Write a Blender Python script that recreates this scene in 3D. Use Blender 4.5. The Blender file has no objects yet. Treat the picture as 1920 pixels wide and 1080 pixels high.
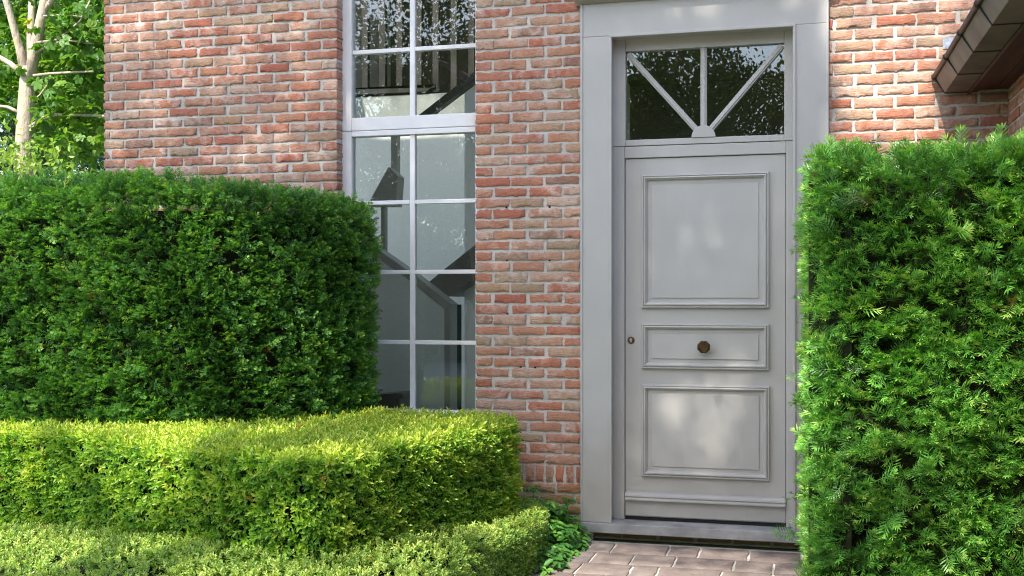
import bpy, math, random
import numpy as np
from mathutils import Vector, Matrix, noise as mnoise

random.seed(7)
rng = np.random.default_rng(11)
S = bpy.context.scene
C = S.collection

# ------------------------------------------------------------------ camera, sky, sun, exposure
F_PX, D, H, HZ = 2079.0, 6.31, 1.38, 565.0      # focal length in photo pixels, distance to facade, eye height, horizon row
YAW = math.radians(14.56)
CT, ST = math.cos(YAW), math.sin(YAW)
cam_d = bpy.data.cameras.new("camera")
cam_d.sensor_width = 36.0
cam_d.lens = F_PX / 1920.0 * 36.0
cam_d.shift_y = (HZ - 540.0) / 1920.0
cam_d.clip_start = 0.05
cam_d.clip_end = 2000.0
cam = bpy.data.objects.new("camera", cam_d)
cam.location = (0.0, -D, H)
cam.rotation_euler = (math.radians(90), 0, YAW)
C.objects.link(cam)
S.camera = cam

SUN_DIR = Vector((0.27, 1.0, -1.15)).normalized()
SUN_STRENGTH, SKY_STRENGTH, EXPOSURE = 2.7, 0.15, 1.70
world = bpy.data.worlds.new("World")
S.world = world
world.use_nodes = True
wn = world.node_tree
bg = wn.nodes["Background"]
sky = wn.nodes.new("ShaderNodeTexSky")
sky.sky_type = 'NISHITA'
sky.sun_disc = False
sky.sun_elevation = math.asin(-SUN_DIR.z)
sky.sun_rotation = math.atan2(-SUN_DIR.x, -SUN_DIR.y)
sky.dust_density = 1.5
wn.links.new(sky.outputs[0], bg.inputs[0])
bg.inputs[1].default_value = SKY_STRENGTH
sun_d = bpy.data.lights.new("sun", 'SUN')
sun_d.energy = SUN_STRENGTH
sun_d.angle = math.radians(0.5)
sun_d.color = (1.0, 0.93, 0.83)
sun = bpy.data.objects.new("sun", sun_d)
sun.rotation_euler = SUN_DIR.to_track_quat('-Z', 'Y').to_euler()
sun.location = (-4, -12, 16)
C.objects.link(sun)
S.view_settings.view_transform = 'Standard'
S.view_settings.look = 'None'
S.view_settings.exposure = EXPOSURE
S.view_settings.gamma = 1.0
S.render.engine = 'CYCLES'
S.cycles.use_denoising = True
S.cycles.denoiser = "OPENIMAGEDENOISE"
S.cycles.denoising_prefilter = "NONE"
S.cycles.denoising_input_passes = "RGB_ALBEDO_NORMAL"
S.cycles.filter_width = 1.1
S.cycles.max_bounces = 10
S.cycles.diffuse_bounces = 5
S.cycles.transparent_max_bounces = 16
S.cycles.sample_clamp_indirect = 6.0


# ------------------------------------------------------------------ helpers
def P(px, py, Y=0.0):
    """photo pixel -> (X, Z) on the vertical plane y = Y (the facade is y = 0)"""
    u = (px - 960.0) / F_PX
    dx, dy = u * CT - ST, u * ST + CT
    k = (D + Y) / dy
    return k * dx, H + k * (HZ - py) / F_PX


def PX(px, Y=0.0):
    return P(px, HZ, Y)[0]


def PZ(px, py, Y=0.0):
    return P(px, py, Y)[1]


def G(px, py, z):
    """photo pixel -> (X, Y) on the level plane z"""
    d = F_PX * (H - z) / (py - HZ)
    u = (px - 960.0) / F_PX
    return d * (u * CT - ST), -D + d * (u * ST + CT)


def tag(o, label=None, cat=None, group=None, kind=None):
    if label: o["label"] = label
    if cat: o["category"] = cat
    if group: o["group"] = group
    if kind: o["kind"] = kind
    return o


def empty(name, loc, label, cat, group=None):
    o = bpy.data.objects.new(name, None)
    o.location = loc
    o.empty_display_size = 0.1
    C.objects.link(o)
    return tag(o, label, cat, group)


def link(name, me, mat, parent=None):
    o = bpy.data.objects.new(name, me)
    for m in (mat if isinstance(mat, (list, tuple)) else [mat]):
        me.materials.append(m)
    C.objects.link(o)
    if parent is not None:
        o.parent = parent
        o.matrix_parent_inverse = Matrix.Translation(world_loc(parent)).inverted()
    return o


def world_loc(o):
    v = Vector(o.location)
    return v


class MB:
    """collects shapes in world space, then becomes ONE mesh object"""

    def __init__(self):
        self.v, self.f, self.m = [], [], []

    def add(self, verts, faces, mi=0):
        b = len(self.v)
        self.v += [tuple(p) for p in verts]
        self.f += [tuple(i + b for i in f) for f in faces]
        self.m += [mi] * len(faces)

    def box(self, x0, x1, y0, y1, z0, z1, mi=0):
        v = [(x0, y0, z0), (x1, y0, z0), (x1, y1, z0), (x0, y1, z0), (x0, y0, z1), (x1, y0, z1), (x1, y1, z1), (x0, y1, z1)]
        self.add(v, [(0, 3, 2, 1), (4, 5, 6, 7), (0, 1, 5, 4), (1, 2, 6, 5), (2, 3, 7, 6), (3, 0, 4, 7)], mi)

    def prism(self, pts, y0, y1, mi=0):
        """polygon of (x, z), extruded from y0 (front) to y1"""
        n = len(pts)
        v = [(x, y0, z) for x, z in pts] + [(x, y1, z) for x, z in pts]
        f = [tuple(range(n)), tuple(range(2 * n - 1, n - 1, -1))]
        f += [(i, i + n, (i + 1) % n + n, (i + 1) % n) for i in range(n)]
        self.add(v, f, mi)

    def extrude_y(self, pts, y0, y1, mi=0):
        self.prism(pts, y0, y1, mi)

    def rings(self, x0, x1, z0, z1, prof, ybase, fill=True, mi=0):
        """mitred rectangular moulding; prof = [(inset, height)] with height towards the viewer (-y)"""
        v, f = [], []
        for ins, h in prof:
            y = ybase - h
            v += [(x0 + ins, y, z0 + ins), (x1 - ins, y, z0 + ins), (x1 - ins, y, z1 - ins), (x0 + ins, y, z1 - ins)]
        for k in range(len(prof) - 1):
            a = 4 * k
            for i in range(4):
                j = (i + 1) % 4
                f.append((a + i, a + j, a + 4 + j, a + 4 + i))
        if fill:
            a = 4 * (len(prof) - 1)
            f.append((a, a + 1, a + 2, a + 3))
        self.add(v, f, mi)

    def tube(self, pts, radii, seg=8, mi=0, cap=True):
        pts = [Vector(p) for p in pts]
        n = len(pts)
        v, f = [], []
        ref = Vector((0.3, 0.9, 0.2))
        for i, p in enumerate(pts):
            t = (pts[min(i + 1, n - 1)] - pts[max(i - 1, 0)]).normalized()
            a = t.cross(ref)
            if a.length < 1e-3: a = t.cross(Vector((1, 0, 0)))
            a.normalize()
            b = t.cross(a).normalized()
            for k in range(seg):
                q = 2 * math.pi * k / seg
                v.append(p + (a * math.cos(q) + b * math.sin(q)) * radii[i])
        for i in range(n - 1):
            for k in range(seg):
                k2 = (k + 1) % seg
                f.append((i * seg + k, i * seg + k2, (i + 1) * seg + k2, (i + 1) * seg + k))
        if cap:
            f.append(tuple(range(seg - 1, -1, -1)))
            f.append(tuple((n - 1) * seg + k for k in range(seg)))
        self.add(v, f, mi)

    def build(self, name, mat, parent=None, bevel=0.0, smooth=False):
        me = bpy.data.meshes.new(name)
        me.from_pydata(self.v, [], self.f)
        me.polygons.foreach_set("material_index", self.m)
        if smooth:
            me.polygons.foreach_set("use_smooth", [True] * len(self.f))
        me.update()
        o = link(name, me, mat, parent)
        if bevel:
            b = o.modifiers.new("bevel", 'BEVEL')
            b.width = bevel
            b.segments = 2
            b.limit_method = 'ANGLE'
            b.angle_limit = math.radians(50)
        return o


def np_mesh(name, V, Q, mat, parent=None, attrs=None, smooth=False):
    """big quad mesh straight from numpy arrays"""
    me = bpy.data.meshes.new(name)
    nv, nf = len(V), len(Q)
    me.vertices.add(nv)
    me.vertices.foreach_set("co", np.ascontiguousarray(V, np.float32).ravel())
    me.loops.add(nf * 4)
    me.loops.foreach_set("vertex_index", np.ascontiguousarray(Q, np.int32).ravel())
    me.polygons.add(nf)
    me.polygons.foreach_set("loop_start", np.arange(0, nf * 4, 4, dtype=np.int32))
    if smooth:
        me.polygons.foreach_set("use_smooth", np.ones(nf, bool))
    me.update(calc_edges=True)
    for k, a in (attrs or {}).items():
        at = me.attributes.new(k, 'FLOAT', 'POINT')
        at.data.foreach_set("value", np.ascontiguousarray(a, np.float32))
    return link(name, me, mat, parent)


# ------------------------------------------------------------------ materials
def new_mat(name):
    m = bpy.data.materials.new(name)
    m.use_nodes = True
    nt = m.node_tree
    return m, nt, nt.nodes["Principled BSDF"], nt.nodes["Material Output"]


def coords(nt, kind="Object", scale=None):
    tc = nt.nodes.new("ShaderNodeTexCoord")
    if scale is None:
        return tc.outputs[kind]
    mp = nt.nodes.new("ShaderNodeMapping")
    mp.inputs["Scale"].default_value = scale
    nt.links.new(tc.outputs[kind], mp.inputs[0])
    return mp.outputs[0]


def noise(nt, vec, scale, detail=4, rough=0.55, dist=0.0):
    n = nt.nodes.new("ShaderNodeTexNoise")
    n.inputs["Scale"].default_value = scale
    n.inputs["Detail"].default_value = detail
    n.inputs["Roughness"].default_value = rough
    n.inputs["Distortion"].default_value = dist
    nt.links.new(vec, n.inputs["Vector"])
    return n.outputs["Fac"]


def ramp(nt, fac, stops, interp='LINEAR'):
    r = nt.nodes.new("ShaderNodeValToRGB")
    e = r.color_ramp.elements
    r.color_ramp.interpolation = interp
    while len(e) < len(stops): e.new(0.5)
    for i, (p, c) in enumerate(stops):
        e[i].position = p
        e[i].color = (*c, 1) if len(c) == 3 else c
    nt.links.new(fac, r.inputs[0])
    return r.outputs[0]


def mix(nt, fac, a, b, mode='MIX'):
    m = nt.nodes.new("ShaderNodeMix")
    m.data_type = 'RGBA'
    m.blend_type = mode
    for s, val in ((m.inputs[0], fac), (m.inputs[6], a), (m.inputs[7], b)):
        if hasattr(val, "links"): nt.links.new(val, s)
        elif isinstance(val, tuple): s.default_value = (*val, 1) if len(val) == 3 else val
        else: s.default_value = val
    return m.outputs[2]


def attr(nt, name):
    a = nt.nodes.new("ShaderNodeAttribute")
    a.attribute_name = name
    return a.outputs["Fac"]


def bump(nt, bsdf, h, strength=0.4, dist=0.01):
    b = nt.nodes.new("ShaderNodeBump")
    b.inputs["Strength"].default_value = strength
    b.inputs["Distance"].default_value = dist
    nt.links.new(h, b.inputs["Height"])
    nt.links.new(b.outputs[0], bsdf.inputs["Normal"])


def maprange(nt, v, a, b, c=0.0, d=1.0):
    m = nt.nodes.new("ShaderNodeMapRange")
    nt.links.new(v, m.inputs[0])
    for i, x in enumerate((a, b, c, d)): m.inputs[i + 1].default_value = x
    return m.outputs[0]


def simple(name, col, rough=0.6, var=0.12, scale=6.0, bstr=0.0, bscale=60.0, metallic=0.0, spec=0.5, stretch=None):
    m, nt, b, _ = new_mat(name)
    vec = coords(nt, "Object", stretch)
    n = noise(nt, vec, scale, 5)
    lo = tuple(max(0, c * (1 - var)) for c in col)
    hi = tuple(min(1, c * (1 + var)) for c in col)
    nt.links.new(ramp(nt, n, [(0.3, lo), (0.7, hi)]), b.inputs["Base Color"])
    b.inputs["Roughness"].default_value = rough
    b.inputs["Metallic"].default_value = metallic
    b.inputs["Specular IOR Level"].default_value = spec
    if bstr:
        bump(nt, b, noise(nt, vec, bscale, 4), bstr, 0.004)
    return m


def brick_material():
    m, nt, b, _ = new_mat("brick")
    t, t2 = attr(nt, "tint"), attr(nt, "tint_b")
    ob = coords(nt, "Object")
    base = ramp(nt, t, [(0.0, (0.40, 0.115, 0.062)), (0.18, (0.43, 0.15, 0.078)), (0.34, (0.44, 0.19, 0.10)), (0.5, (0.45, 0.225, 0.135)),
                        (0.64, (0.47, 0.285, 0.19)), (0.76, (0.42, 0.255, 0.145)), (0.88, (0.36, 0.25, 0.155)), (1.0, (0.30, 0.135, 0.095))])
    tv = nt.nodes.new("ShaderNodeVectorMath"); tv.operation = 'ADD'
    cb = nt.nodes.new("ShaderNodeCombineXYZ")
    mul = nt.nodes.new("ShaderNodeMath"); mul.operation = 'MULTIPLY'; mul.inputs[1].default_value = 37.0
    nt.links.new(t2, mul.inputs[0])
    nt.links.new(mul.outputs[0], cb.inputs[1])
    nt.links.new(ob, tv.inputs[0]); nt.links.new(cb.outputs[0], tv.inputs[1])
    vec = tv.outputs[0]
    # pale lime bloom in smeared patches, different on every brick
    n1 = noise(nt, vec, 14, 5, 0.62, 0.6)
    amt = nt.nodes.new("ShaderNodeMath"); amt.operation = 'MULTIPLY'
    nt.links.new(maprange(nt, n1, 0.42, 0.66), amt.inputs[0])
    nt.links.new(maprange(nt, t2, 0.12, 1.0, 0.05, 0.95), amt.inputs[1])
    c1 = mix(nt, amt.outputs[0], base, (0.60, 0.45, 0.365))
    n2 = noise(nt, vec, 55, 5, 0.65)
    c2 = mix(nt, maprange(nt, n2, 0.53, 0.75), c1, mix(nt, 0.6, c1, (0.20, 0.09, 0.06)))
    n3 = noise(nt, vec, 9, 3, 0.5, 0.3)
    c3 = mix(nt, maprange(nt, n3, 0.55, 0.8, 0, 0.55), c2, (0.46, 0.14, 0.06))
    # yellow algae stain low on the plinth
    sep = nt.nodes.new("ShaderNodeSeparateXYZ")
    nt.links.new(ob, sep.inputs[0])
    low = maprange(nt, sep.outputs[2], 0.33, 0.24)
    ln = nt.nodes.new("ShaderNodeMath"); ln.operation = 'MULTIPLY'
    nt.links.new(low, ln.inputs[0]); nt.links.new(maprange(nt, n1, 0.3, 0.6, 0.25, 0.9), ln.inputs[1])
    c4 = mix(nt, ln.outputs[0], c3, (0.36, 0.25, 0.07))
    hs = nt.nodes.new("ShaderNodeHueSaturation"); hs.inputs["Saturation"].default_value = 0.93; hs.inputs["Value"].default_value = 1.05
    nt.links.new(c4, hs.inputs["Color"])
    nt.links.new(hs.outputs[0], b.inputs["Base Color"])
    b.inputs["Roughness"].default_value = 0.88
    b.inputs["Specular IOR Level"].default_value = 0.25
    n4 = noise(nt, vec, 70, 6, 0.7)
    n5 = noise(nt, coords(nt, "Object", (18, 18, 90)), 1.0, 3, 0.6, 1.0)
    ad = nt.nodes.new("ShaderNodeMath"); ad.operation = 'ADD'
    nt.links.new(n4, ad.inputs[0]); nt.links.new(n5, ad.inputs[1])
    bump(nt, b, ad.outputs[0], 0.75, 0.007)
    return m


def leaf_material(name, stops, transl=0.3, rough=0.45, spec=0.4):
    m, nt, b, out = new_mat(name)
    col = ramp(nt, attr(nt, "tint"), stops)
    nt.links.new(col, b.inputs["Base Color"])
    b.inputs["Roughness"].default_value = rough
    b.inputs["Specular IOR Level"].default_value = spec
    tr = nt.nodes.new("ShaderNodeBsdfTranslucent")
    nt.links.new(mix(nt, 1.0, col, (1.5, 1.5, 0.55), 'MULTIPLY'), tr.inputs[0])
    ms = nt.nodes.new("ShaderNodeMixShader")
    ms.inputs[0].default_value = transl
    nt.links.new(b.outputs[0], ms.inputs[1]); nt.links.new(tr.outputs[0], ms.inputs[2])
    nt.links.new(ms.outputs[0], out.inputs[0])
    return m


def glass_material():
    m, nt, b, out = new_mat("window_glass")
    nt.nodes.remove(b)
    gl = nt.nodes.new("ShaderNodeBsdfGlossy"); gl.inputs["Roughness"].default_value = 0.0
    tr = nt.nodes.new("ShaderNodeBsdfTransparent"); tr.inputs[0].default_value = (0.94, 0.965, 0.95, 1)
    fr = nt.nodes.new("ShaderNodeFresnel"); fr.inputs[0].default_value = 1.75
    n = noise(nt, coords(nt, "Object"), 2.2, 1)
    bp = nt.nodes.new("ShaderNodeBump"); bp.inputs["Strength"].default_value = 0.06; bp.inputs["Distance"].default_value = 0.03
    nt.links.new(n, bp.inputs["Height"]); nt.links.new(bp.outputs[0], gl.inputs["Normal"])
    ms = nt.nodes.new("ShaderNodeMixShader")
    nt.links.new(fr.outputs[0], ms.inputs[0]); nt.links.new(tr.outputs[0], ms.inputs[1]); nt.links.new(gl.outputs[0], ms.inputs[2])
    nt.links.new(ms.outputs[0], out.inputs[0])
    return m


def paint_material(name, col, grain=True, rough=0.42):
    """brushed paint on timber: faint vertical brush marks and a little grime"""
    m, nt, b, _ = new_mat(name)
    n1 = noise(nt, coords(nt, "Object", (1, 1, 1)), 3.0, 4)
    n2 = noise(nt, coords(nt, "Object", (160, 160, 3)), 1.0, 3)
    c = ramp(nt, n1, [(0.3, tuple(x * 0.95 for x in col)), (0.7, tuple(min(1, x * 1.04) for x in col))])
    c = mix(nt, maprange(nt, n2, 0.35, 0.75, 0, 0.10), c, tuple(x * 0.8 for x in col))
    nt.links.new(c, b.inputs["Base Color"])
    nt.links.new(maprange(nt, n1, 0.2, 0.8, rough - 0.06, rough + 0.1), b.inputs["Roughness"])
    if grain:
        bump(nt, b, n2, 0.10, 0.002)
    return m


M = {}
M['brick'] = brick_material()
M['mortar'] = simple("mortar", (0.55, 0.515, 0.465), 0.95, 0.16, 9.0, 0.8, 130.0, spec=0.2)
M['dark_hole'] = simple("dark_hole", (0.01, 0.01, 0.01), 0.9)
M['grey_paint'] = paint_material("grey_paint", (0.478, 0.461, 0.43))
M['white_paint'] = paint_material("white_paint", (0.83, 0.81, 0.80), rough=0.38)
M['glass'] = glass_material()
M['rubber_and_shade'] = simple("rubber_and_shade", (0.012, 0.012, 0.012), 0.7)
M['bronze'] = simple("bronze", (0.105, 0.065, 0.032), 0.36, 0.45, 30.0, metallic=0.9)
M['steel'] = simple("steel", (0.55, 0.5, 0.42), 0.35, 0.1, metallic=0.9)
M['bluestone'] = simple("bluestone", (0.38, 0.375, 0.375), 0.6, 0.32, 7.0, 0.35, 90.0)
M['gutter'] = simple("weathered_gutter", (0.19, 0.155, 0.122), 0.5, 0.28, 7.0, 0.25, 30.0, spec=0.3)
M['gutter_dark'] = simple("gutter_bead", (0.055, 0.042, 0.034), 0.5, 0.3, 9.0)
M['seam'] = simple("seam", (0.03, 0.026, 0.024), 0.7)
M['soffit'] = simple("soffit_wood", (0.085, 0.036, 0.022), 0.65, 0.3, 3.0, 0.3, 40.0, stretch=(6, 0.7, 6))
M['roof'] = simple("roof_tile", (0.16, 0.09, 0.07), 0.8, 0.3, 4.0)
M['plaster'] = simple("hall_plaster", (0.83, 0.83, 0.79), 0.85, 0.03, 2.0)
M['stair_dark'] = simple("stair_wood", (0.17, 0.15, 0.125), 0.5, 0.18, 8.0, stretch=(2, 2, 20))
M['stair_mid'] = simple("stair_grey", (0.38, 0.355, 0.32), 0.55, 0.1, 5.0)
M['dark_timber'] = simple("dark_timber", (0.036, 0.031, 0.027), 0.5, 0.2, 8.0)
M['fascia_grey'] = simple("fascia_grey", (0.36, 0.38, 0.35), 0.7, 0.05)
M['floor'] = simple("hall_floor", (0.4, 0.37, 0.32), 0.5)
M['plaque'] = simple("plaque", (0.27, 0.31, 0.38), 0.6, 0.5, 60.0)
bm_, bnt, bb_, _ = new_mat("pale_bark")
bv = coords(bnt, "Object", (1, 1, .35))
b1, b2, b3 = noise(bnt, bv, 26, 6, .65), noise(bnt, bv, 7, 4), noise(bnt, coords(bnt), 11, 5, .6)
bc = ramp(bnt, b2, [(.3, (.36, .30, .225)), (.7, (.54, .475, .38))])
bc = mix(bnt, maprange(bnt, b1, .52, .68, 0, .75), bc, (.15, .11, .075))
bc = mix(bnt, maprange(bnt, b3, .58, .70, 0, .7), bc, (.40, .34, .12))
bnt.links.new(bc, bb_.inputs["Base Color"]); bb_.inputs["Roughness"].default_value = .9
bump(bnt, bb_, b1, .8, .02)
M['bark'] = bm_
M['dark_bark'] = simple("dark_bark", (0.14, 0.10, 0.075), 0.9, 0.3, 6.0, 0.7, 25.0)
M['twig'] = simple("hedge_core", (0.022, 0.026, 0.012), 0.95, 0.5, 20.0, 0.8, 40.0, spec=0.1)
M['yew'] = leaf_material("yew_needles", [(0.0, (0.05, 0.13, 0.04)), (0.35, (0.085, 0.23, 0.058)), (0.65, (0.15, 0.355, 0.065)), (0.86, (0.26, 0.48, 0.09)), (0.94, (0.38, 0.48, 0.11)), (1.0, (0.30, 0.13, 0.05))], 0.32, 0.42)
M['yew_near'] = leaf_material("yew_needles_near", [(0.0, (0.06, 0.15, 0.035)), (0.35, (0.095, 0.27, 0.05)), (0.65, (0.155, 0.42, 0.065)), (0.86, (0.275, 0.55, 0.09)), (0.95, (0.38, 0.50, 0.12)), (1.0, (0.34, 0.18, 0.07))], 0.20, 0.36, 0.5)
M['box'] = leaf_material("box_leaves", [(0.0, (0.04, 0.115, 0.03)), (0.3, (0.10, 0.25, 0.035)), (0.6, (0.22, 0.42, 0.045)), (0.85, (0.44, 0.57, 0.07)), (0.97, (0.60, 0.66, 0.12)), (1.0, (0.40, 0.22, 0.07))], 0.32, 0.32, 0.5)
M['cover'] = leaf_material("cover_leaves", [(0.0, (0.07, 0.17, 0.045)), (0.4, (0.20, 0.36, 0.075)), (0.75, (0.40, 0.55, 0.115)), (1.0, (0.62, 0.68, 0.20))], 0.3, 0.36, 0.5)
M['plant'] = leaf_material("plant_leaves", [(0.0, (0.04, 0.13, 0.03)), (0.5, (0.09, 0.27, 0.04)), (1.0, (0.20, 0.42, 0.06))], 0.25, 0.35, 0.5)
M['maple'] = leaf_material("maple_leaves", [(0.0, (0.05, 0.13, 0.02)), (0.5, (0.10, 0.24, 0.035)), (0.9, (0.26, 0.40, 0.06)), (1.0, (0.55, 0.30, 0.08))], 0.4, 0.45)
M['canopy'] = leaf_material("canopy_leaves", [(0.0, (0.05, 0.085, 0.02)), (0.6, (0.09, 0.14, 0.03)), (1.0, (0.20, 0.11, 0.03))], 0.2, 0.8, 0.1)
M['shrub'] = leaf_material("shrub_leaves", [(0.0, (0.16, 0.30, 0.05)), (0.5, (0.30, 0.45, 0.08)), (1.0, (0.50, 0.60, 0.16))], 0.4, 0.4)
M['conifer'] = leaf_material("conifer_needles", [(0.0, (0.02, 0.05, 0.025)), (0.6, (0.04, 0.09, 0.035)), (1.0, (0.08, 0.15, 0.05))], 0.15, 0.5)


# ------------------------------------------------------------------ foliage tools
def norm(a):
    return a / np.maximum(np.linalg.norm(a, axis=-1, keepdims=True), 1e-9)


def frames(axis, up):
    """rotation matrices with column 1 = axis, column 2 close to up"""
    y = norm(axis)
    x = norm(np.cross(y, up))
    z = np.cross(x, y)
    return np.stack([x, y, z], axis=-1)


def scatter(name, tv, tq, tt, R, pos, scale, tint, mat, parent=None, extra=None):
    """copies one small leafy sprig to many places inside ONE mesh"""
    n, k = len(pos), len(tv)
    V = np.einsum('nij,kj->nki', R, tv) * scale[:, None, None] + pos[:, None, :]
    Q = tq[None, :, :] + (np.arange(n) * k)[:, None, None]
    T = np.where(tint[:, None] >= .985, 1.0, np.clip(tint[:, None] + tt[None, :], 0, .93))
    V, Q, T = V.reshape(-1, 3), Q.reshape(-1, 4), T.ravel()
    if extra is not None:
        Q = np.concatenate([Q, extra[1] + len(V)])
        V = np.concatenate([V, extra[0]])
        T = np.concatenate([T, extra[2]])
    return np_mesh(name, V, Q, mat, parent, {"tint": T})


def leaf(base, d, n, L, w, fold=0.25, bend=0.0):
    """pointed oval leaf: 6 verts, 2 quads folded on the midrib"""
    d = np.array(d, float); d /= np.linalg.norm(d)
    n = np.array(n, float)
    s = np.cross(d, n); s /= np.linalg.norm(s)
    n = np.cross(s, d)
    b = np.array(base, float)
    f = w * fold
    v = [b, b + d * L * .3 - s * w * .46 + n * f, b + d * L * .66 - s * w * .42 + n * (f - bend * L * .4), b + d * L - n * bend * L,
         b + d * L * .66 + s * w * .42 + n * (f - bend * L * .4), b + d * L * .3 + s * w * .46 + n * f]
    return v, [(0, 1, 2, 3), (0, 3, 4, 5)]


def gather(parts):
    V, Q = [], []
    for v, q in parts:
        b = len(V)
        V += list(v)
        Q += [tuple(i + b for i in f) for f in q]
    return np.array(V, float), np.array(Q, int)


def yew_sprig(L=0.06, nl=0.02, nw=0.0032, pairs=8, seed=0):
    r = np.random.default_rng(seed)
    parts, tt = [], []
    for i in range(pairs):
        t = (i + 0.6) / pairs
        for s in (-1, 1):
            a = math.radians(62 - 26 * t + r.normal(0, 7))
            l = nl * (0.75 + 0.5 * math.sin(math.pi * min(1, t * 0.8 + 0.15))) * r.uniform(.85, 1.12)
            d = np.array([s * math.sin(a), math.cos(a), 0.25 + r.normal(0, .16)])
            d /= np.linalg.norm(d)
            side = np.cross(d, [0, 0, 1.0]); side /= np.linalg.norm(side)
            b = np.array([0, L * t, 0.0])
            parts.append(([b, b + d * l * .45 - side * nw * .5, b + d * l + np.array([0, 0, -.0015]), b + d * l * .45 + side * nw * .5], [(0, 1, 2, 3)]))
            tt += [0.42 * (t - .6)] * 4
    for k in range(4):
        d = np.array([r.normal(0, .4), 1.0, r.normal(.15, .4)]); d /= np.linalg.norm(d)
        side = np.cross(d, [0, 0, 1.0]); side /= np.linalg.norm(side)
        b = np.array([0, L, 0.0]); l = nl * .7
        parts.append(([b, b + d * l * .5 - side * nw * .5, b + d * l, b + d * l * .5 + side * nw * .5], [(0, 1, 2, 3)]))
        tt += [0.26] * 4
    w = 0.0011
    parts.append(([(-w, -.02, 0), (w, -.02, 0), (w * .6, L, 0), (-w * .6, L, 0)], [(0, 1, 2, 3)])); tt += [-0.05] * 4
    V, Q = gather(parts)
    return V, Q, np.array(tt)


def box_sprig(L=0.035, ll=0.022, lw=0.010, whorls=4, seed=0):
    r = np.random.default_rng(seed)
    parts, tt = [], []
    for i in range(whorls):
        t = i / (whorls - 1)
        for s in (0, 1):
            az = (i % 2) * math.pi / 2 + s * math.pi + r.normal(0, .3)
            tilt = math.radians(62 - 34 * t + r.normal(0, 8))
            d = (math.cos(az) * math.sin(tilt), math.cos(tilt), math.sin(az) * math.sin(tilt))
            n = (-math.cos(az) * math.cos(tilt), math.sin(tilt), -math.sin(az) * math.cos(tilt))
            k = r.uniform(.8, 1.15) * (1 - .25 * t)
            parts.append(leaf((0, L * t, 0), d, n, ll * k, lw * k, 0.22, 0.12))
            tt += [0.26 * (t - .5)] * 6
    V, Q = gather(parts)
    return V, Q, np.array(tt)


def vnoise(p, scale, off=0.0):
    return np.array([mnoise.noise(Vector((q[0] * scale + off, q[1] * scale - off, q[2] * scale + 2 * off))) for q in p])


def hedge_samples(outline, closed, z0, z1, r_top, n_side, n_top, poly=None):
    """points and outward normals on a clipped hedge: outline = plan polyline, walls from z0 to z1, rounded shoulder"""
    o = np.array(outline, float)
    a, b = (o, np.roll(o, -1, 0)) if closed else (o[:-1], o[1:])
    seg = b - a
    ln = np.linalg.norm(seg, axis=1)
    idx = rng.choice(len(seg), n_side, p=ln / ln.sum())
    t = rng.random(n_side)
    # smooth normals along the outline
    nh = np.stack([seg[:, 1], -seg[:, 0]], 1) / ln[:, None]
    vn = np.zeros_like(o)
    cnt = np.zeros(len(o))
    for i in range(len(seg)):
        j = (i + 1) % len(o)
        vn[i] += nh[i]; vn[j] += nh[i]
    vn = norm(vn)
    n2 = norm(vn[idx] * (1 - t[:, None]) + vn[(idx + 1) % len(o)] * t[:, None])
    p2 = a[idx] + seg[idx] * t[:, None]
    z = z0 + (z1 - z0) * rng.random(n_side)
    q = np.clip((z - (z1 - r_top)) / r_top, 0, 0.985)
    c = np.sqrt(1 - q * q)
    pos = np.concatenate([p2 - n2 * (r_top * (1 - c))[:, None], z[:, None]], 1)
    nor = np.concatenate([n2 * c[:, None], q[:, None]], 1)
    if n_top:
        pl = np.array(poly if poly is not None else outline, float)
        mn, mx = pl.min(0), pl.max(0)
        pts = []
        while len(pts) < n_top:
            cand = mn + (mx - mn) * rng.random((n_top * 2, 2))
            inside = np.zeros(len(cand), bool)
            j = len(pl) - 1
            for i in range(len(pl)):
                xi, yi, xj, yj = *pl[i], *pl[j]
                cond = ((yi > cand[:, 1]) != (yj > cand[:, 1])) & (cand[:, 0] < (xj - xi) * (cand[:, 1] - yi) / (yj - yi + 1e-12) + xi)
                inside ^= cond
                j = i
            dmin = np.full(len(cand), 9.0)
            for i in range(len(a)):
                ab = seg[i]
                tt = np.clip(((cand - a[i]) @ ab) / (ab @ ab), 0, 1)
                dmin = np.minimum(dmin, np.linalg.norm(cand - (a[i] + tt[:, None] * ab), axis=1))
            pts += list(cand[inside & (dmin > r_top * .55)])
        pt = np.array(pts[:n_top])
        pos = np.concatenate([pos, np.concatenate([pt, np.full((n_top, 1), z1 - .012)], 1)])
        nor = np.concatenate([nor, np.tile([0, 0, 1.0], (n_top, 1))])
    return pos, nor


def smooth_line(pts, n=8):
    """Catmull-Rom through plan points"""
    p = [np.array(q, float) for q in pts]
    p = [2 * p[0] - p[1]] + p + [2 * p[-1] - p[-2]]
    out = []
    for i in range(1, len(p) - 2):
        for k in range(n):
            t = k / n
            out.append(0.5 * ((2 * p[i]) + (-p[i - 1] + p[i + 1]) * t + (2 * p[i - 1] - 5 * p[i] + 4 * p[i + 1] - p[i + 2]) * t * t + (-p[i - 1] + 3 * p[i] - 3 * p[i + 1] + p[i + 2]) * t ** 3))
    out.append(p[-2])
    return np.array(out)


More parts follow.
